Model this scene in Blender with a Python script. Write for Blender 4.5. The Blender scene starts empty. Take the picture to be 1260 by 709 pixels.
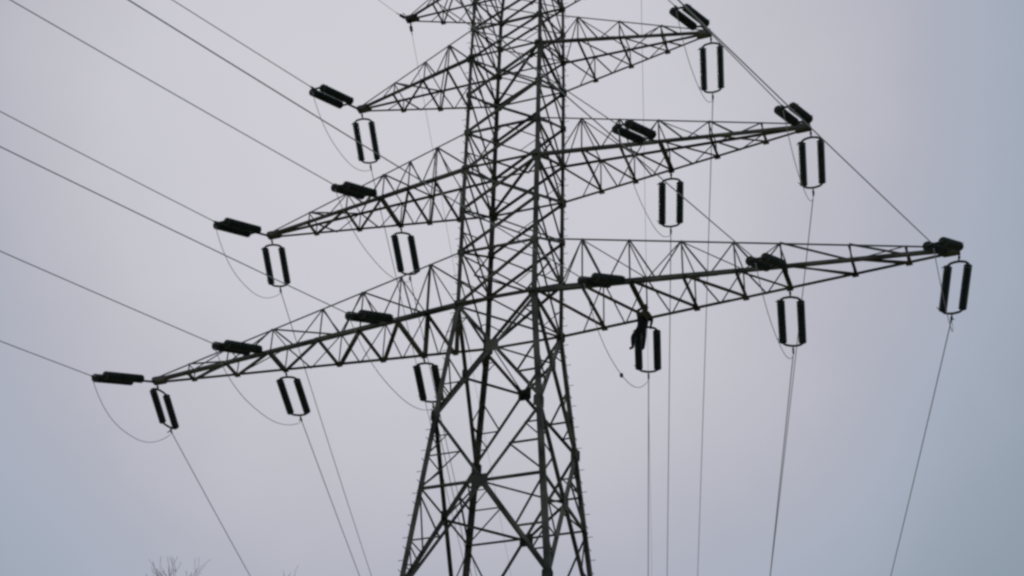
import bpy, bmesh, math, random
from mathutils import Vector, Matrix
random.seed(7)
R = math.radians
scene = bpy.context.scene
C = scene.collection

# ---------------------------------------------------------------- camera
Z0 = 35.9                                   # height of the lowest crossarm above the ground
F_PX, PX, PY = 1973.05, -90.1, -56.9        # focal length and principal point, in pixels of a 1260 px wide frame
yaw, pit, rol = -0.414767, 0.633807, 0.065246
fw = Vector((math.sin(yaw)*math.cos(pit), math.cos(yaw)*math.cos(pit), math.sin(pit)))
rt = Vector((math.cos(yaw), -math.sin(yaw), 0))
up = rt.cross(fw)
r2 = rt*math.cos(rol) + up*math.sin(rol)
u2 = -rt*math.sin(rol) + up*math.cos(rol)
cam = bpy.data.cameras.new('camera'); co = bpy.data.objects.new('camera', cam); C.objects.link(co)
m = Matrix((r2, u2, -fw)).transposed().to_4x4(); m.translation = Vector((18.092, -48.404, Z0-34.313))
co.matrix_world = m
cam.sensor_width = 36; cam.lens = 36*F_PX/1260
cam.shift_x = -PX/1260; cam.shift_y = PY/1260
cam.clip_start = .1; cam.clip_end = 6000
scene.camera = co

# ---------------------------------------------------------------- light
SUN_EL, SUN_AZ = R(58), R(-28)              # azimuth from +Y towards +X : the bright patch of the cloud, ahead of the camera
scene.view_settings.view_transform = 'Standard'; scene.view_settings.look = 'None'
scene.view_settings.gamma = 1; scene.view_settings.exposure = 0
scene.view_settings.use_curve_mapping = False
scene.cycles.filter_width = 2.7
world = bpy.data.worlds.new("World"); scene.world = world; world.use_nodes = True
nt = world.node_tree; N = nt.nodes; Lk = nt.links
for n in list(N): N.remove(n)
def nd(t, **k):
    n = N.new(t)
    for a, b in k.items(): setattr(n, a, b)
    return n
wo = nd('ShaderNodeOutputWorld')
sky = nd('ShaderNodeTexSky', sky_type='NISHITA', sun_disc=False, sun_elevation=SUN_EL, sun_rotation=SUN_AZ)
bsky = nd('ShaderNodeBackground'); bsky.inputs['Strength'].default_value = .05
Lk.new(sky.outputs[0], bsky.inputs['Color'])
tc = nd('ShaderNodeTexCoord')
dot = nd('ShaderNodeVectorMath', operation='DOT_PRODUCT')
bd = Vector((-.314, .703, .640)).normalized()   # where the cloud is thinnest
dot.inputs[1].default_value = bd
Lk.new(tc.outputs['Generated'], dot.inputs[0])
noi = nd('ShaderNodeTexNoise'); noi.inputs['Scale'].default_value = 3.2; noi.inputs['Detail'].default_value = 5; noi.inputs['Roughness'].default_value = .55
Lk.new(tc.outputs['Generated'], noi.inputs['Vector'])
ma = nd('ShaderNodeMath', operation='MULTIPLY_ADD'); ma.inputs[1].default_value = .042; ma.inputs[2].default_value = -.0255
Lk.new(noi.outputs['Fac'], ma.inputs[0])
ad = nd('ShaderNodeMath', operation='ADD'); Lk.new(dot.outputs['Value'], ad.inputs[0]); Lk.new(ma.outputs[0], ad.inputs[1])
cr = nd('ShaderNodeValToRGB'); Lk.new(ad.outputs[0], cr.inputs[0])
e = cr.color_ramp.elements
def stop(pos, c):
    n = e.new(pos); n.color = (*c, 1)
e[0].position = 0; e[0].color = (0.198, 0.2441, 0.2914, 1); e[1].position = 1; e[1].color = (0.6524, 0.6382, 0.689, 1)
stop(0.85, (0.2127, 0.265, 0.3239))
stop(0.913, (0.2914, 0.3484, 0.4115))
stop(0.939, (0.3952, 0.4396, 0.5303))
stop(0.955, (0.4511, 0.4628, 0.5367))
stop(0.97, (0.5432, 0.5367, 0.5964))
stop(0.985, (0.6171, 0.6101, 0.6669))
bcl = nd('ShaderNodeBackground'); bcl.inputs['Strength'].default_value = 1
Lk.new(cr.outputs[0], bcl.inputs['Color'])
mx = nd('ShaderNodeMixShader'); mx.inputs[0].default_value = .93
Lk.new(bsky.outputs[0], mx.inputs[1]); Lk.new(bcl.outputs[0], mx.inputs[2]); Lk.new(mx.outputs[0], wo.inputs['Surface'])

sl = bpy.data.lights.new('sun', 'SUN'); sl.energy = .8; sl.angle = R(18); sl.color = (1, .97, .93)
so = bpy.data.objects.new('sun', sl); C.objects.link(so)
sd = Vector((math.sin(SUN_AZ)*math.cos(SUN_EL), math.cos(SUN_AZ)*math.cos(SUN_EL), math.sin(SUN_EL)))
so.rotation_euler = sd.to_track_quat('Z', 'Y').to_euler(); so.location = (0, 0, 120)

# ---------------------------------------------------------------- materials
def mat(name, c1, c2, rough=.6, metal=0, scale=3, bump=0, spec=.5):
    m = bpy.data.materials.new(name); m.use_nodes = True
    t = m.node_tree; b = t.nodes['Principled BSDF']
    b.inputs['Metallic'].default_value = metal; b.inputs['Specular IOR Level'].default_value = spec
    tc = t.nodes.new('ShaderNodeTexCoord'); n = t.nodes.new('ShaderNodeTexNoise'); n.inputs['Scale'].default_value = scale; n.inputs['Detail'].default_value = 6
    t.links.new(tc.outputs['Object'], n.inputs['Vector'])
    r = t.nodes.new('ShaderNodeValToRGB'); r.color_ramp.elements[0].position = .35; r.color_ramp.elements[1].position = .68
    r.color_ramp.elements[0].color = (*c1, 1); r.color_ramp.elements[1].color = (*c2, 1)
    t.links.new(n.outputs['Fac'], r.inputs[0]); t.links.new(r.outputs[0], b.inputs['Base Color'])
    mr = t.nodes.new('ShaderNodeMapRange'); mr.inputs['To Min'].default_value = max(0, rough-.12); mr.inputs['To Max'].default_value = min(1, rough+.12)
    t.links.new(n.outputs['Fac'], mr.inputs['Value']); t.links.new(mr.outputs[0], b.inputs['Roughness'])
    if bump:
        n2 = t.nodes.new('ShaderNodeTexNoise'); n2.inputs['Scale'].default_value = scale*8; t.links.new(tc.outputs['Object'], n2.inputs['Vector'])
        bp = t.nodes.new('ShaderNodeBump'); bp.inputs['Strength'].default_value = bump; t.links.new(n2.outputs['Fac'], bp.inputs['Height']); t.links.new(bp.outputs[0], b.inputs['Normal'])
    return m
STEEL = mat('weathered_steel', (.050, .050, .040), (.23, .215, .165), .72, .0, .9, .2, .3)
STEEL2 = mat('weathered_steel_light', (.09, .09, .08), (.24, .23, .21), .7, .0, .8, .2, .3)
PORC = mat('insulator_glaze', (.030, .045, .038), (.062, .085, .074), .3, 0, 3)
FIT = mat('fitting_iron', (.035, .035, .033), (.07, .07, .065), .6, .2, 9)
WIRE = mat('aluminium_strand', (.58, .58, .60), (.68, .68, .70), .6, .0, .8)
CONC = mat('concrete', (.28, .27, .25), (.38, .37, .34), .9, 0, 2, .4)
GRASS = mat('meadow', (.10, .09, .055), (.19, .17, .11), .95, 0, .6, .5)
BARK = mat('bark', (.12, .105, .09), (.20, .18, .155), .9, 0, 5, .3)
CLOTH = mat('dark_workwear', (.012, .014, .020), (.028, .03, .038), .85, 0, 12)
HELM = mat('dark_helmet', (.02, .02, .022), (.03, .03, .035), .45, 0, 4)
SKIN = mat('skin', (.32, .19, .13), (.38, .24, .17), .6, 0, 10)

# ---------------------------------------------------------------- helpers
def V(*a): return Vector(a)
def meta(o, label=None, cat=None, group=None, kind=None):
    if label: o['label'] = label
    if cat: o['category'] = cat
    if group: o['group'] = group
    if kind: o['kind'] = kind
    return o
def empty(name, loc, label, cat, group=None):
    o = bpy.data.objects.new(name, None); C.objects.link(o); o.location = loc; o.empty_display_size = .3
    return meta(o, label, cat, group)
def link(name, bm, material, parent=None, origin=None, smooth=False):
    """one mesh object; vertices are given in world space, or relative to the parent's base"""
    me = bpy.data.meshes.new(name)
    if smooth:
        for f in bm.faces: f.smooth = True
    bm.normal_update(); bm.to_mesh(me); bm.free(); me.materials.append(material)
    o = bpy.data.objects.new(name, me); C.objects.link(o)
    if parent: o.parent = parent
    return o
def angle(bm, a, b, s, ref, t=None, flip=False):
    """rolled L section from a to b, heel on the line, flanges towards ref and towards d x ref"""
    t = t or max(.008, s*.12)
    a, b = Vector(a), Vector(b); d = (b-a)
    if d.length < 1e-4: return
    d.normalize(); ref = Vector(ref); u = ref - d*ref.dot(d)
    if u.length < 1e-3: u = d.orthogonal()
    u.normalize(); v = d.cross(u)*(-1 if flip else 1)
    pr = [(0, 0), (s, 0), (s, t), (t, t), (t, s), (0, s)]
    va = [bm.verts.new(a+u*x+v*y) for x, y in pr]; vb = [bm.verts.new(b+u*x+v*y) for x, y in pr]
    for i in range(6): bm.faces.new((va[i], va[(i+1) % 6], vb[(i+1) % 6], vb[i]))
    for q in (va, vb):
        bm.faces.new((q[0], q[1], q[2], q[3])); bm.faces.new((q[0], q[3], q[4], q[5]))
def plate(bm, c, n, w, h, t=.014, upv=(0, 0, 1), cut=.25):
    """bolted gusset plate: an octagon-ish sheet of thickness t"""
    c, n = Vector(c), Vector(n).normalized(); y = Vector(upv); y = (y-n*y.dot(n)).normalized(); x = y.cross(n)
    k = cut
    pr = [(-1, -1+k), (-1, 1-k), (-1+k, 1), (1-k, 1), (1, 1-k), (1, -1+k), (1-k, -1), (-1+k, -1)]
    A = [bm.verts.new(c+x*p*w/2+y*q*h/2+n*t/2) for p, q in pr]; B = [bm.verts.new(c+x*p*w/2+y*q*h/2-n*t/2) for p, q in pr]
    bm.faces.new(A); bm.faces.new(B[::-1])
    for i in range(8): bm.faces.new((A[i], B[i], B[(i+1) % 8], A[(i+1) % 8]))
def tube(bm, pts, r, n=6, cap=True):
    pts = [Vector(p) for p in pts]; rings = []
    x = None
    for i, p in enumerate(pts):
        d = (pts[min(i+1, len(pts)-1)]-pts[max(i-1, 0)]).normalized()
        x = d.orthogonal().normalized() if x is None else (x-d*x.dot(d)).normalized()
        y = d.cross(x); rr = r[i] if isinstance(r, (list, tuple)) else r
        rings.append([bm.verts.new(p+(x*math.cos(2*math.pi*k/n)+y*math.sin(2*math.pi*k/n))*rr) for k in range(n)])
    for a, b in zip(rings, rings[1:]):
        for k in range(n): bm.faces.new((a[k], a[(k+1) % n], b[(k+1) % n], b[k]))
    if cap: bm.faces.new(rings[0][::-1]); bm.faces.new(rings[-1])
def lathe(bm, c, ax, prof, n=14):
    c, ax = Vector(c), Vector(ax).normalized(); x = ax.orthogonal().normalized(); y = ax.cross(x)
    rings = [[bm.verts.new(c+ax*h+(x*math.cos(2*math.pi*k/n)+y*math.sin(2*math.pi*k/n))*max(r, .001)) for k in range(n)] for h, r in prof]
    for a, b in zip(rings, rings[1:]):
        for k in range(n): bm.faces.new((a[k], a[(k+1) % n], b[(k+1) % n], b[k]))
    bm.faces.new(rings[0][::-1]); bm.faces.new(rings[-1])
NB = bmesh.new

# ---------------------------------------------------------------- ground
bm = NB(); g = 60; S = 3000
def gh(x, y):
    d = math.hypot(x, y); k = min(1, max(0, (d-70)/300))
    return k*(5*math.sin(x*.006+1)*math.cos(y*.005)+2*math.sin(x*.021)*math.sin(y*.017))
xs = [(-1+2*i/g) for i in range(g+1)]; xs = [math.copysign(abs(v)**2.2, v)*S for v in xs]
vs = [[bm.verts.new((x, y, gh(x, y))) for x in xs] for y in xs]
for j in range(g):
    for i in range(g): bm.faces.new((vs[j][i], vs[j][i+1], vs[j+1][i+1], vs[j+1][i]))
meta(link('ground', bm, GRASS, smooth=True), kind='structure')

# ---------------------------------------------------------------- tower
WY = 1.0435
ZT = [0, 6.644, 12.774, 17.81]; WT = [1.60, 1.609, 1.605, 1.551]
TOPZ = 21.0
def hw(z):
    if z <= 0: return 1.6-.0907*z
    pts = list(zip(ZT, WT))+[(TOPZ, 1.25)]
    for (a, wa), (b, wb) in zip(pts, pts[1:]):
        if z <= b: return wa+(wb-wa)*(z-a)/(b-a)
    return pts[-1][1]
def cor(sx, sy, z): w = hw(z); return V(sx*w, sy*w*WY, z+Z0)
tower = empty('lattice_tower', (0, 0, 0), 'tall dark steel lattice transmission tower with three tiers of long tapering crossarms', 'pylon')
# legs
for sx in (-1, 1):
    for sy in (-1, 1):
        bm = NB(); prev = cor(sx, sy, -Z0+.35)
        for z, s in ((-20.5, .24), (-12.1, .22), (-5.03, .20), (0, .19), (6.644, .165), (12.774, .15), (17.81, .13), (TOPZ, .11)):
            c = cor(sx, sy, z); out = V(-sx, 0, 0)
            d = (c-prev).normalized(); u = (out-d*out.dot(d)).normalized(); v = d.cross(u)
            angle(bm, prev, c, s, out, t=.02, flip=(v.y*(-sy) < 0))
            # splice cover plates
            prev = c
        for z in (-12.1, -5.03, 0, 6.644, 12.774):
            c = cor(sx, sy, z)
            plate(bm, c+V(-sx*.10, sy*.012, 0), (0, 1, 0), .36, .46)
            plate(bm, c+V(sx*.012, -sy*.10, 0), (1, 0, 0), .36, .46)
        for z in (2.51, 8.627, 14.53, 17.81, 4.6, 10.7, 16.2):
            c = cor(sx, sy, z)
            plate(bm, c+V(-sx*.08, sy*.012, 0), (0, 1, 0), .27, .30)
            plate(bm, c+V(sx*.012, -sy*.08, 0), (1, 0, 0), .27, .30)
        leg = link('leg', bm, STEEL, tower)
        if (sx, sy) in ((-1, -1), (1, 1)):
            bolts = [None, None]; rest = NB(); z = -Z0+3; k = 0
            while z < TOPZ-.5:
                c = cor(sx, sy, z); d = V(0, sy, 0) if k % 2 else V(sx, 0, 0)
                if -14 < z < 17:
                    if bolts[k % 2] is None:
                        bm = NB(); tube(bm, [V(0, 0, 0), d*.155], .012, 6); tube(bm, [d*.155, d*.17], .018, 6)
                        bolts[k % 2] = o = link('step_bolt', bm, FIT, leg)
                    else:
                        o = bolts[k % 2].copy(); C.objects.link(o); o.parent = leg
                    o.location = c
                else:
                    tube(rest, [c, c+d*.155], .012, 6); tube(rest, [c+d*.19, c+d*.21], .022, 6)
                z += .44; k += 1
            meta(link('step_bolts', rest, FIT, leg), kind='stuff')
        bm = NB()
        b = cor(sx, sy, -Z0)
        lathe(bm, (b.x, b.y, -.3), (0, 0, 1), [(0, .55), (.62, .5), (.68, .46), (.69, .01)], 20)
        link('footing', bm, CONC, leg)
        bm = NB()
FACES = {'near': ((-1, -1), (1, -1), V(0, 1, 0)), 'right': ((1, -1), (1, 1), V(-1, 0, 0)), 'far': ((1, 1), (-1, 1), V(0, -1, 0)), 'left': ((-1, 1), (-1, -1), V(1, 0, 0))}
low = [0, -5.03, -12.1, -20.5, -29.3, -Z0+.35]
upz = [0, 2.51, 4.6, 6.644, 8.627, 10.7, 12.774, 14.53, 16.2, 17.81, 19.4, TOPZ]
centres = {}
for fn, (c1, c2, nin) in FACES.items():
    bm = NB(); bp = bm
    P = lambda s, z: cor(c1[0], c1[1], z) if s == 0 else cor(c2[0], c2[1], z)
    o = nin*.03
    for i, (za, zb) in enumerate(zip(low, low[1:])):
        a0, a1, b0, b1 = P(0, za), P(1, za), P(0, zb), P(1, zb)
        wa, wb = (a1-a0).length, (b1-b0).length; f = wa/(wa+wb)
        c = a0.lerp(b1, f); zc = c.z-Z0; centres[(fn, i)] = c
        s = .125 if i < 2 else .13
        angle(bm, a0+o, b1+o, s, nin); angle(bm, a1+o*1.6, b0+o*1.6, s, nin)
        # horizontal through the crossing and the redundant members
        h0, h1 = P(0, zc), P(1, zc)
        if i: angle(bm, h0+o*2.2, h1+o*2.2, .09, nin)
        plate(bp, c+nin*.02, nin, .52, .50)
        for leg_s, top, bot, hh in ((0, a0, b0, h0), (1, a1, b1, h1)):
            mt = top.lerp(c, .55); mb = c.lerp(bot, .5)
            lt = P(leg_s, mt.z-Z0); lb = P(leg_s, mb.z-Z0)
            if i: angle(bm, mt+o*1.3, lt+o*1.3, .06, nin)
            angle(bm, mb+o*1.3, lb+o*1.3, .06, nin)
            for d0, d1, other in ((top, mt, lt), (bot, mb, lb)):       # the smallest redundant members
                q = d0.lerp(d1, .52); lq = P(leg_s, q.z-Z0); angle(bm, q+o*1.5, lq+o*1.5, .045, nin); angle(bm, q+o*1.9, other+o*1.9, .045, nin)
            angle(bm, mb+o*1.8, hh+o*1.8, .06, nin)
            if i: angle(bm, mt+o*1.8, hh+o*1.8, .06, nin)
        angle(bm, b0+o*2.2, b1+o*2.2, .085, nin) if i >= 2 else None
    fb = link('lower_bracing', bm, STEEL, tower)
    bm = NB(); bp = bm
    for i, (za, zb) in enumerate(zip(upz, upz[1:])):
        a0, a1, b0, b1 = P(0, za), P(1, za), P(0, zb), P(1, zb)
        s = .095 if i < 6 else .08
        # the diagonals that climb to the right are the heavier ones
        up_first = (fn in ('near',)) 
        sa, sb = (s, s*.72)
        if fn == 'near': angle(bm, a0+o, b1+o, sa, nin); angle(bm, a1+o*1.7, b0+o*1.7, sb, nin)
        elif fn == 'far': angle(bm, a1+o, b0+o, sa, nin); angle(bm, a0+o*1.7, b1+o*1.7, sb, nin)
        else: angle(bm, a0+o, b1+o, s*.8, nin); angle(bm, a1+o*1.7, b0+o*1.7, s*.8, nin)
        c = (a0+b1+a1+b0)/4
        zm = c.z-Z0; m0, m1 = P(0, zm), P(1, zm)
        if fn in ('left', 'right') and i % 2: angle(bm, m0+o*2.6, m1+o*2.6, .055, nin)   # strut through the crossing
        if i in (0, 1, 3, 6):
            for hs, e0, e1 in ((m0, a0, b1), (m1, a1, b0)):
                angle(bm, hs+o*2.6, e0.lerp(e1, .25)+o*2.6, .04, nin)
        plate(bp, c+nin*.02, nin, .17, .17)
        if round(za, 3) in (2.51, 8.627, 14.53, 17.81): angle(bm, a0+o*2.2, a1+o*2.2, .085, nin)
    angle(bm, P(0, TOPZ)+o*2.2, P(1, TOPZ)+o*2.2, .08, nin)
    if fn in ('left', 'right'):
        for z in (0, 6.644, 12.774): angle(bm, P(0, z)+o*2.2, P(1, z)+o*2.2, .11, nin)
    ub = link('upper_bracing', bm, STEEL, tower)
# horizontal plan frames (diaphragms)
for i in (0, 1, 2):
    bm = NB(); q = [centres[(f, i)] for f in ('near', 'right', 'far', 'left')]
    for a, b in zip(q, q[1:]+q[:1]): angle(bm, a, b, .075, (0, 0, -1))
    angle(bm, q[0], q[2], .05, (0, 0, -1))
    link('plan_frame', bm, STEEL2, tower)
for z in (0.05, 6.69, 12.82, 2.56, 8.68):
    bm = NB(); a, b, c, d = cor(-1, -1, z), cor(1, -1, z), cor(1, 1, z), cor(-1, 1, z)
    if z in (0.05, 6.69, 12.82):
        angle(bm, a, c, .10, (0, 0, -1)); angle(bm, b+V(0, 0, .04), d+V(0, 0, .04), .10, (0, 0, -1))
    else:
        q = [(a+b)/2, (b+c)/2, (c+d)/2, (d+a)/2]
        for s_, t_ in zip(q, q[1:]+q[:1]): angle(bm, s_, t_, .06, (0, 0, -1))
    link('plan_frame', bm, STEEL2, tower)
# peak of the tower
bm = NB(); apex = V(0, 0, TOPZ+1.5+Z0)
for sx in (-1, 1):
    for sy in (-1, 1): angle(bm, cor(sx, sy, TOPZ), apex, .09, (-sx, 0, 0))
link('peak', bm, STEEL, tower)

TWD = .12
ARMS = {
 ('1', -1): dict(L=15.62, y=-.04, a=2.51, n=[2.85, 4.15, 5.85, 7.7, 10.0, 12.1, 14.0]),
 ('1', 1): dict(L=16.55, y=.40, a=2.51, n=[3.33, 5.1, 7.04, 8.94, 10.6, 13.02, 14.95]),
 ('2', -1): dict(L=11.16, y=.05, a=1.983, n=[2.95, 4.25, 5.5, 7.3, 9.2]),
 ('2', 1): dict(L=11.94, y=0, a=1.983, n=[3.3, 4.8, 6.34, 8.3, 10.3]),
 ('3', -1): dict(L=7.38, y=-.05, a=1.753, n=[2.75, 4.0, 5.6]),
 ('3', 1): dict(L=8.31, y=.05, a=1.753, n=[3.1, 4.8, 6.5]),
 ('4', -1): dict(L=5.41, y=0, a=1.59, n=[2.7, 4.0]),
 ('4', 1): dict(L=5.6, y=0, a=1.59, n=[2.7, 4.0]),
}
def chord(k, x, ny, top=False):
    A = ARMS[k]; lev = int(k[0])-1; z = ZT[lev]; sx = k[1]; w = hw(z+(A['a'] if top else 0)); t = (abs(x)-w)/(A['L']-w)
    wy = w*WY; y = ny*wy+(A['y']+ny*TWD-ny*wy)*t
    if top: z += A['a']*(1-t)+.16*t
    return V(sx*abs(x), y, z+Z0)
names = {('1', -1): None}
for k, A in ARMS.items():
    lev = int(k[0]); sx = k[1]; L = A['L']
    hv = {1: 1.0, 2: .9, 3: .8, 4: .7}[lev]
    # bottom chords carry the crossarm part itself; everything else hangs under it
    arm = None
    for ny in (-1, 1):
        bm = NB(); w0 = hw(ZT[lev-1])
        a, b = chord(k, w0, ny), chord(k, L, ny)
        if sx == 1 or True:
            mid = a.lerp(b, .45)
            angle(bm, a, mid, (.15 if ny < 0 else .125)*hv, (0, 0, 1), flip=(ny*sx < 0)); angle(bm, mid, b, (.13 if ny < 0 else .115)*hv, (0, 0, 1), flip=(ny*sx < 0))
        if arm is None:
            if sx == 1: angle(bm, chord(('%d' % lev, -1), w0, ny), a, .14*hv, (0, 0, 1))
            # tip block with hanger plates
            tp = V(sx*L, A['y'], ZT[lev-1]+Z0)
            plate(bm, tp+V(-sx*.12, -TWD-.01, .06), (0, 1, 0), .62, .26, .016)
            plate(bm, tp+V(-sx*.12, TWD+.01, .06), (0, 1, 0), .62, .26, .016)
            plate(bm, tp+V(-sx*.12, 0, -.02), (0, 0, 1), .62, .3, .016, upv=(0, 1, 0))
            arm = link('crossarm', bm, STEEL, tower)
        else:
            if sx == 1: angle(bm, chord(('%d' % lev, -1), w0, ny), a, .12*hv, (0, 0, 1))
            link('bottom_chord', bm, STEEL, arm)
    for ny in (-1, 1):
        bm = NB(); wt = hw(ZT[lev-1]+A['a'])
        angle(bm, chord(k, wt, ny, True), chord(k, L, ny, True), (.075 if ny < 0 else .095)*hv, (0, 0, -1), flip=(ny*sx > 0))
        link('top_chord', bm, STEEL2 if ny < 0 else STEEL, arm)
    n = A['n']; w0 = hw(ZT[lev-1]); full = [w0]+n+[L-.35]
    bm = NB(); bp = bm
    for i, x in enumerate(n):
        heavy = any(abs(x-q) < .3 for q in {('1', -1): (4.15, 10.0), ('1', 1): (5.1, 10.6), ('2', -1): (5.5,), ('2', 1): (6.34,)}.get(k, ()))
        angle(bm, chord(k, x, -1), chord(k, x, 1), .15 if heavy else .10*hv, (sx, 0, 0))
        plate(bp, chord(k, x, 1)+V(0, 0, -.012), (0, 0, 1), .24, .2, .012, upv=(0, 1, 0))
    for i, (x0, x1) in enumerate(zip(full, full[1:])):
        if i == len(full)-2: continue
        angle(bm, chord(k, x0, -1)+V(0, 0, .02), chord(k, x1, 1)+V(0, 0, .02), (.145 if lev == 1 and i < 4 else .11 if lev == 2 and i < 3 else .095)*hv, (0, 0, 1))
    bb = link('bottom_bracing', bm, STEEL, arm)
    for ny in (-1, 1):
        bm = NB(); s = (.062 if ny < 0 else .055)*(.8+.2*hv); nin = V(0, -ny, 0)
        for i, x in enumerate(n):
            T = chord(k, x, ny, True); angle(bm, T, chord(k, x, ny), s, nin)
            xl = (full[i]+x)/2; xr = (x+full[i+2])/2
            if i < 5:
                angle(bm, T+nin*.01, chord(k, xl, ny)+nin*.01, s, nin)
                if i < 4: angle(bm, T+nin*.01, chord(k, xr, ny)+nin*.01, s, nin)
            else:
                angle(bm, chord(k, full[i], ny, True)+nin*.01, chord(k, x, ny)+nin*.01, s, nin)
        link('side_bracing', bm, STEEL2, arm)
    bm = NB()
    for i, x in enumerate(n):
        angle(bm, chord(k, x, -1, True), chord(k, x, 1, True), .05, (0, 0, -1))
    for i, (x0, x1) in enumerate(zip(full[:-1], full[1:-1])):
        a_, b_ = (-1, 1) if i % 2 else (1, -1)
        x0 = max(x0, hw(ZT[lev-1]+A['a']))
        angle(bm, chord(k, x0, a_, True), chord(k, x1, b_, True), .05, (0, 0, -1))
    link('top_bracing', bm, STEEL2, arm)

# ---------------------------------------------------------------- insulator sets
def stack_profile(n, length):
    pr = [(0, .022)]; st = length/n
    for i in range(n):
        h = i*st+.01
        pr += [(h, .045), (h+st*.30, .050), (h+st*.38, .132), (h+st*.50, .152), (h+st*.62, .144), (h+st*.70, .060), (h+st*.95, .028)]
    pr.append((length, .022)); return pr
def make_set(link_len, stack, nd_, spread, fat, bow, name, label, group):
    """built along local +X from the attachment: links, bow yoke, two disc strings, bow yoke, dead-end clamp; the pair is spread along local Y"""
    root = empty(name, (0, 0, 0), label, 'insulator', group)
    h = spread/2
    def bowpts(x0, x1):
        return [V(x0+(x1-x0)*t, s, 0) for t, s in ((1, -h), (.62, -h*.94), (.28, -h*.72), (.06, -h*.3), (0, 0), (.06, h*.3), (.28, h*.72), (.62, h*.94), (1, h))]
    bm = NB()
    tube(bm, [(-.06, 0, 0), (link_len, 0, 0)], .05 if link_len > .5 else .03, 8)
    for i in range(max(1, int(link_len/.28))):
        x = .08+i*.28; lathe(bm, (x, 0, 0), (1, 0, 0), [(0, .03), (.03, .048), (.08, .048), (.11, .03)], 8)
    link('link_chain', bm, FIT, root)
    for x0, x1 in ((link_len, link_len+bow), (link_len+2*bow+stack, link_len+bow+stack)):
        bm = NB(); tube(bm, bowpts(x0, x1), .046, 8)
        for s in (-h, h): lathe(bm, (x1-.02 if x1 > x0 else x1-.05, s, 0), (1, 0, 0), [(0, .03), (.02, .055), (.06, .055), (.08, .03)], 10)
        # arcing horn
        sg = 1 if x1 > x0 else -1
        tube(bm, [(x1-sg*.05, h, 0), (x1, h+.10, .05), (x1+sg*.13, h+.20, .08)], .014, 6)
        tube(bm, [(x1-sg*.05, -h, 0), (x1, -h-.06, .04), (x1+sg*.08, -h-.10, .07)], .012, 6)
        link('yoke', bm, FIT, root)
    for s in (-h, h):
        bm = NB(); lathe(bm, (link_len+bow, s, 0), (1, 0, 0), [(h_, r_*(fat if r_ > .06 else 1.2)) for h_, r_ in stack_profile(nd_, stack)], 16)
        link('disc_string', bm, PORC, root, smooth=False)
    bm = NB(); x = link_len+2*bow+stack
    tube(bm, [(x-.02, 0, 0), (x+.13, 0, 0)], .02, 8)
    lathe(bm, (x+.10, 0, 0), (1, 0, 0), [(0, .02), (.03, .042), (.26, .036), (.30, .022)], 10)
    tube(bm, [(x+.16, 0, -.02), (x+.14, 0, -.14), (x+.10, 0, -.22)], .024, 8)
    link('clamp', bm, FIT, root)
    root['_len'] = x+.34
    return root
def dup(root):
    c = root.copy(); C.objects.link(c)
    for ch in root.children:
        d = ch.copy(); C.objects.link(d); d.parent = c
    return c
def orient(o, loc, d, roll=0):
    x = d.normalized(); y = V(0, 0, 1).cross(x).normalized(); z = x.cross(y)
    y, z = y*math.cos(roll)+z*math.sin(roll), z*math.cos(roll)-y*math.sin(roll)
    m = Matrix((x, y, z)).transposed().to_4x4(); m.translation = loc
    o.matrix_world = m
TIER = {'1': 'lowest', '2': 'middle', '3': 'top'}
pos = {}
for k in (('1', -1), ('1', 1)): pos[k] = {'tip': ARMS[k]['L'], 'mid': 10.0 if k[1] < 0 else 10.6, 'in': 4.15 if k[1] < 0 else 5.05}
for k, x in ((('2', -1), 5.5), (('2', 1), 6.34)): pos[k] = {'tip': ARMS[k]['L'], 'in': x}
for k in (('3', -1), ('3', 1)): pos[k] = {'tip': ARMS[k]['L']}
# swing of each insulator pair and run of each wire: azimuth, then slope
DS = {'i1Ltip': [3.2771, -0.4501], 'i1Lmid': [3.2448, -0.4405], 'i1Lin': [3.2301, -0.4859], 'i2Ltip': [3.2904, -0.4342], 'i2Lin': [3.2538, -0.4806], 'i3Ltip': [3.2865, -0.4095], 'i1Rtip': [3.3428, -0.5058], 'i1Rmid': [3.2401, -0.4921], 'i1Rin': [3.3395, -0.5072], 'i2Rtip': [3.2698, -0.4577], 'i2Rin': [3.3355, -0.4467], 'i3Rtip': [3.3044, -0.4243], 'o1Ltip': [-0.2617, -0.218], 'o1Lmid': [-0.1917, -0.2114], 'o1Lin': [-0.2309, -0.1921], 'o2Ltip': [-0.2782, -0.2842], 'o2Lin': [-0.2257, -0.2588], 'o3Ltip': [-0.23, -0.3355], 'o1Rtip': [-0.2732, -0.3316], 'o1Rmid': [-0.1832, -0.3241], 'o1Rin': [-0.2572, -0.2732], 'o2Rtip': [-0.1845, -0.3377], 'o2Rin': [-0.2769, -0.3353], 'o3Rtip': [-0.2305, -0.3557]}
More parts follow.
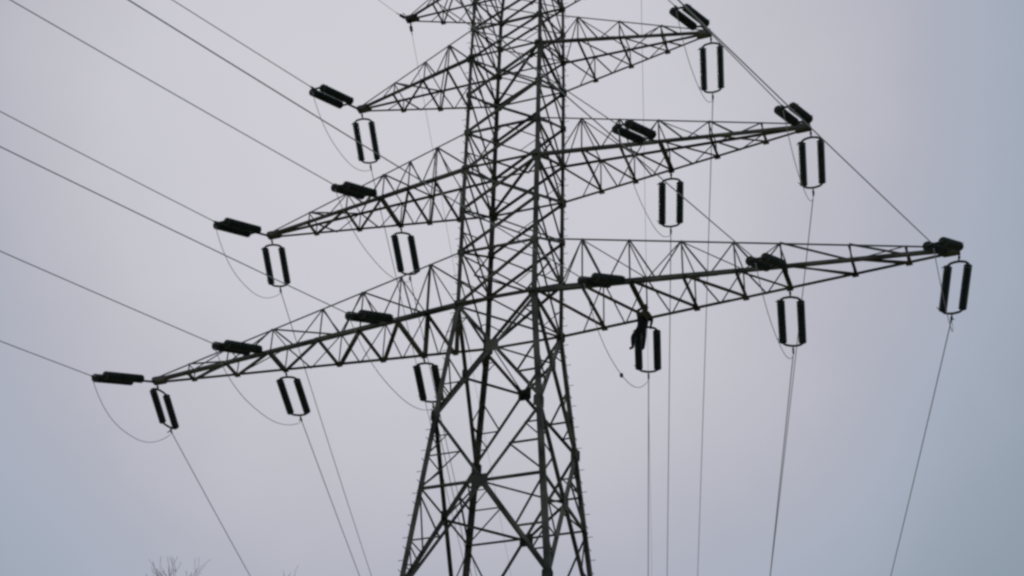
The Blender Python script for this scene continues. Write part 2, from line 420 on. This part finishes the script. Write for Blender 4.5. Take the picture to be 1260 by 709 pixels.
W = {'i1Ltip': [3.3789, -0.2015], 'i1Lmid': [3.3806, -0.203], 'i1Lin': [3.3941, -0.2093], 'i2Ltip': [3.3828, -0.2044], 'i2Lin': [3.3938, -0.2078], 'i3Ltip': [3.3937, -0.2077], 'i1Rtip': [3.3871, -0.2068], 'i1Rmid': [3.35, -0.2], 'i1Rin': [3.3974, -0.2064], 'i2Rtip': [3.3651, -0.2039], 'i2Rin': [3.4393, -0.2168], 'i3Rtip': [3.3931, -0.2076], 'o1Ltip': [-0.2309, -0.0115], 'o1Lmid': [-0.2514, -0.0151], 'o1Lin': [-0.2607, -0.016], 'o2Ltip': [-0.2712, -0.0162], 'o2Lin': [-0.2607, -0.016], 'o3Ltip': [-0.2607, -0.016], 'o1Rtip': [-0.2552, -0.0167], 'o1Rmid': [-0.2573, -0.0162], 'o1Rin': [-0.2726, -0.016], 'o2Rtip': [-0.2598, -0.0163], 'o2Rin': [-0.2669, -0.016], 'o3Rtip': [-0.2606, -0.016]}
def dirv(az, el): return V(math.sin(az)*math.cos(el), math.cos(az)*math.cos(el), math.sin(el))
DI, DO = dirv(R(188.33), R(-27.96)), dirv(R(-13.2), R(-17.86))
pi_ = make_set(1.02, 2.36, 22, .54, 1.16, .13, 'insulator_set', 'x', 'insulator pairs reaching towards the upper left')
po_ = make_set(.31, 1.98, 18, .72, 1.02, .17, 'insulator_set', 'x', 'insulator pairs hanging under the crossarms')
LI, LO = pi_.pop('_len') if hasattr(pi_, 'pop') else pi_['_len'], po_['_len']
for r_ in (pi_, po_):
    if '_len' in r_: del r_['_len']
SIDE = {-1: 'left', 1: 'right'}
WHERE = {'tip': 'at the outer tip of', 'mid': 'halfway along', 'in': 'at the inner point of'}
first = {'i': pi_, 'o': po_}; used = {'i': False, 'o': False}
def wire(name, pts, r, label, group, cat='wire', material=None):
    bm = NB(); tube(bm, pts, r, 6); o = link(name, bm, material or WIRE, smooth=True)
    return meta(o, label, cat, group)
CV = .4e-3
for k, ps in pos.items():
    for nm, x in ps.items():
        sx = k[1]; sl_ = 'L' if sx < 0 else 'R'
        arm = '%s %s crossarm' % (TIER[k[0]], SIDE[sx])
        place = WHERE[nm] if not (k[0] == '2' and nm == 'in') else 'at the inner point of'
        ends = {}; dirs = {}
        for w, ny, D, Ln in (('i', -1, DI, LI), ('o', 1, DO, LO)):
            A = chord(k, x, ny)+V(0, 0, -.05); D = dirv(*DS[w+k[0]+sl_+nm]); dirs[w] = D
            if nm == 'tip': A = A+V(sx*.05+(.1 if sx > 0 else 0), 0, 0)
            if used[w]: o = dup(first[w])
            else: o = first[w]; used[w] = True
            roll = random.uniform(-.16, .16) if w == 'o' else random.uniform(-.1, .1)
            if (w, k, nm) == ('o', ('1', -1), 'tip'): roll = .48
            orient(o, A, D, roll)
            o['label'] = ('dark insulator pair slanting up-left %s the %s' if w == 'i' else 'dark insulator pair hanging down %s the %s') % (place, arm)
            E = A+D*Ln; ends[w] = E
            az, s = W[w+k[0]+sl_+nm]; h = V(math.sin(az), math.cos(az), 0)
            T = ([i*3 for i in range(32)] if w == 'i' else [i*5 for i in range(42)])
            pts = [E-D*.08]+[E+h*t+V(0, 0, s*t+CV*t*t) for t in T]
            wire('conductor_wire', pts, .0195 if w == 'i' else .019,
                 ('grey wire running up-left from insulators %s the %s' if w == 'i' else 'grey wire falling away from insulators %s the %s') % (place, arm),
                 'conductor wires')
        a, b = ends['i']-dirs['i']*.12, ends['o']-dirs['o']*.14
        a, b = a+V(0, 0, -.2), b+V(0, 0, -.2)
        sag = {'tip': 1.15, 'mid': 1.05, 'in': 1.1}[nm]*random.uniform(.9, 1.12)*(1.3 if sx > 0 else 1)
        pts = []
        for i in range(25):
            t = i/24; q = a.lerp(b, t); q.z -= sag*(1-abs(2*t-1)**2.4); pts.append(q)
        wire('jumper_wire', pts, .014, 'thin slack jumper loop under the insulators %s the %s' % (place, arm), 'jumper loops', 'wire')
        if (k, nm) == (('1', 1), 'in'): jumper = pts

# ---------------------------------------------------------------- earth wires on the upper short arms
for sx in (-1, 1):
    k = ('4', sx); tp = chord(k, ARMS[k]['L'], 0)
    for w, az, s in (('i', 3.49, -.085), ('o', -.262, -.015)):
        h = V(math.sin(az), math.cos(az), 0); A = V(tp.x, 0, tp.z-.05)
        side = 'left' if sx < 0 else 'right'
        f = empty('earth_wire', A, ('thin earth wire running %s from the short %s arm near the tower top' % ('towards the viewer' if w == 'i' else 'down and away', side)), 'wire', 'earth wires')
        bm = NB(); d = (h+V(0, 0, s*2.5)).normalized()
        tube(bm, [V(0, 0, 0), d*.9], .02, 8); lathe(bm, d*.35, d, [(0, .03), (.03, .075), (.3, .07), (.34, .03)], 10); tube(bm, [d*.2, d*.3+V(0, 0, .16), d*.5+V(0, 0, .22)], .02, 6); lathe(bm, V(0, 0, -.06), (0, 0, 1), [(0, .05), (.03, .09), (.12, .09), (.15, .05)], 10)
        link('dead_end_clamp', bm, FIT, f)
        bm = NB(); tube(bm, [d*.8]+[d*.9+h*t+V(0, 0, s*t+.3e-3*t*t) for t in ([i*4 for i in range(24)] if w == 'i' else [i*5 for i in range(42)])], .0095, 6)
        link('strand', bm, WIRE, f, smooth=True)

# ---------------------------------------------------------------- worker on the inner right insulators
def skin_body(name, verts, edges, radii, material, parent=None, root=0, sub=2):
    me = bpy.data.meshes.new(name); me.from_pydata([tuple(v) for v in verts], edges, [])
    o = bpy.data.objects.new(name, me); C.objects.link(o)
    mod = o.modifiers.new('s', 'SKIN'); sv = me.skin_vertices[0].data
    for i, r in enumerate(radii):
        sv[i].radius = r if isinstance(r, tuple) else (r, r); sv[i].use_root = (i == root)
    o.modifiers.new('d', 'SUBSURF').levels = sub
    o.modifiers['d'].render_levels = sub
    dg = bpy.context.evaluated_depsgraph_get(); ev = o.evaluated_get(dg)
    me2 = bpy.data.meshes.new_from_object(ev)
    bpy.data.objects.remove(o); me2.materials.clear(); me2.materials.append(material)
    for p in me2.polygons: p.use_smooth = True
    o = bpy.data.objects.new(name, me2); C.objects.link(o)
    if parent: o.parent = parent
    return o
B = V(4.90, 1.34, Z0+.06)                       # just in front of the left disc string
J = dict(pel=(-.06, 0, -.42), wai=(-.03, -.02, -.24), che=(.02, -.04, .03), nk0=(.06, -.03, .22), nk1=(.08, -.03, .31), hd=(.10, -.03, .43), hdt=(.11, -.03, .53),
         shL=(-.15, -.03, .17), elL=(-.22, .06, .42), wrL=(-.04, .16, .60), haL=(.02, .18, .67),
         shR=(.24, -.03, .15), elR=(.34, .10, -.05), wrR=(.24, .28, -.20), haR=(.21, .32, -.27),
         hiL=(-.16, 0, -.48), knL=(-.40, -.06, -.80), anL=(-.44, .10, -1.18), toL=(-.56, .02, -1.26),
         hiR=(.05, 0, -.49), knR=(.03, .02, -.90), anR=(-.04, .12, -1.28), toR=(-.08, .02, -1.36))
order = list(J); ix = {n: i for i, n in enumerate(order)}
ed = [('pel', 'wai'), ('wai', 'che'), ('che', 'nk0'), ('nk0', 'nk1'), ('nk1', 'hd'), ('hd', 'hdt'), ('che', 'shL'), ('shL', 'elL'), ('elL', 'wrL'), ('wrL', 'haL'),
      ('che', 'shR'), ('shR', 'elR'), ('elR', 'wrR'), ('wrR', 'haR'), ('pel', 'hiL'), ('hiL', 'knL'), ('knL', 'anL'), ('anL', 'toL'), ('pel', 'hiR'), ('hiR', 'knR'), ('knR', 'anR'), ('anR', 'toR')]
rad = dict(pel=.165, wai=.165, che=.20, nk0=.08, nk1=.055, hd=.095, hdt=.075, shL=.095, elL=.068, wrL=.046, haL=.04, shR=.095, elR=.068, wrR=.046, haR=.04,
           hiL=.12, knL=.088, anL=.06, toL=.052, hiR=.12, knR=.088, anR=.06, toR=.052)
person = skin_body('person', [V(*J[n])for n in order], [(ix[a], ix[b]) for a, b in ed], [rad[n] for n in order], CLOTH)
person.location = B
meta(person, 'worker in dark clothing and helmet climbing down beside the inner right insulator pair', 'person')
def child(name, bm, m_): o = link(name, bm, m_, person, smooth=True); return o
bm = NB(); lathe(bm, (.095, -.03, .44), (.02, -.1, 1), [(0, .145), (.012, .15), (.03, .128), (.09, .122), (.13, .095), (.155, .05), (.162, .005)], 20); child('helmet', bm, HELM)
bm = NB(); bmesh.ops.create_uvsphere(bm, u_segments=16, v_segments=10, radius=1); bmesh.ops.scale(bm, vec=(.072, .05, .09), verts=bm.verts); bmesh.ops.translate(bm, vec=(.10, .045, .385), verts=bm.verts)
bmesh.ops.create_cone(bm, segments=8, radius1=.018, radius2=.006, depth=.05, cap_ends=True, matrix=Matrix.Translation((.10, .10, .375)) @ Matrix.Rotation(R(-70), 4, 'X'))
child('face', bm, SKIN)
for c, hx in (('haL', 1), ('haR', -1)):
    bm = NB(); p = V(*J[c])
    for q in range(4):
        s = p+V((q-1.5)*.022, .02, .02); tube(bm, [s, s+V(0, .045, .03-.004*q), s+V(0, .07, 0), s+V(0, .055, -.03)], [.012, .011, .010, .008], 6)
    tube(bm, [p+V(.04*hx, 0, 0), p+V(.065*hx, .03, .02), p+V(.05*hx, .06, .02)], [.014, .012, .009], 6)
    child('hand', bm, CLOTH)
bm = NB(); tube(bm, [V(*J['pel'])+V(.15*math.cos(t), .13*math.sin(t), .03) for t in [i*math.pi/8 for i in range(17)]], .022, 6)
tube(bm, [V(*J['wai'])+V(.1, .1, 0), V(.12, .2, .1), V(.18, .25, .32)], .012, 6)
child('harness', bm, FIT)

JW = 13
# small weight hanging on the jumper beside the worker
jp = jumper[JW]
bm = NB(); lathe(bm, jp+V(0, 0, -.12), (0, 0, 1), [(0, .02), (.03, .05), (.08, .068), (.14, .065), (.18, .035), (.20, .02)], 14)
meta(link('jumper_weight', bm, FIT, smooth=True), 'small round dark weight clipped on the jumper loop left of the worker', 'weight')

# ---------------------------------------------------------------- bare trees at the lower left
def tree(x, y, H, seed, label, spread=.5, dens=5):
    rnd = random.Random(seed)
    root = empty('bare_tree', (x, y, gh(x, y)), label, 'tree', 'bare trees at the foot of the sky')
    tb, cb = NB(), NB()
    def grow(bm, p, d, L, r, depth):
        pts, rr = [p], [r]; n = 5 if depth < 2 else 4
        for i in range(n):
            d = (d+V(rnd.uniform(-1, 1), rnd.uniform(-1, 1), rnd.uniform(-.5, .9))*.16).normalized()
            p = p+d*L/n; pts.append(p); rr.append(max(.0045, r*(1-.5*(i+1)/n)))
        tube(bm, pts, rr, 8 if depth == 0 else (5 if depth < 3 else 3), cap=False)
        if depth >= 6: return
        kids = [3, 4, 4, 5, 5, 3][depth] + (1 if rnd.random() < .4 else 0)
        for c in range(kids):
            i = rnd.randint(2, n) if c else n
            ax = V(rnd.uniform(-1, 1), rnd.uniform(-1, 1), rnd.uniform(-.4, .5)).normalized()
            dd = (d*1.0+ax*(.75 if depth else .55)+V(0, 0, .18)).normalized()
            grow(cb, pts[i], dd, L*rnd.uniform(.56, .80)*(.72 if depth > 2 else 1), rr[i]*(.72 if c else .85), depth+1)
    grow(tb, V(0, 0, -.2), V(rnd.uniform(-.05, .05), 0, 1), H*.30, H*.014, 0)
    # second and third stems leave from the top of the trunk
    top = max(v.co.z for v in cb.verts); s = H/top
    for b in (tb, cb):
        for v in b.verts: v.co *= s
    link('trunk', tb, BARK, root); link('crown', cb, BARK, root)
    return root
cp = co.matrix_world.translation
def at(az, dist): return cp.x+math.sin(az)*dist, cp.y+math.cos(az)*dist
for az, dist, H, seed, lb in ((-.552, 45, 19.68, 3, 'bare leafless tree, its topmost twigs largest at the lower left'),
                              (-.487, 47, 22.85, 11, 'bare leafless tree whose twig tips stand just right of the largest treetop'),
                              (-.522, 50, 23.1, 5, 'bare leafless tree with only faint twig tips showing, nearest the tower')):
    x, y = at(az, dist); tree(x, y, H, seed, lb)
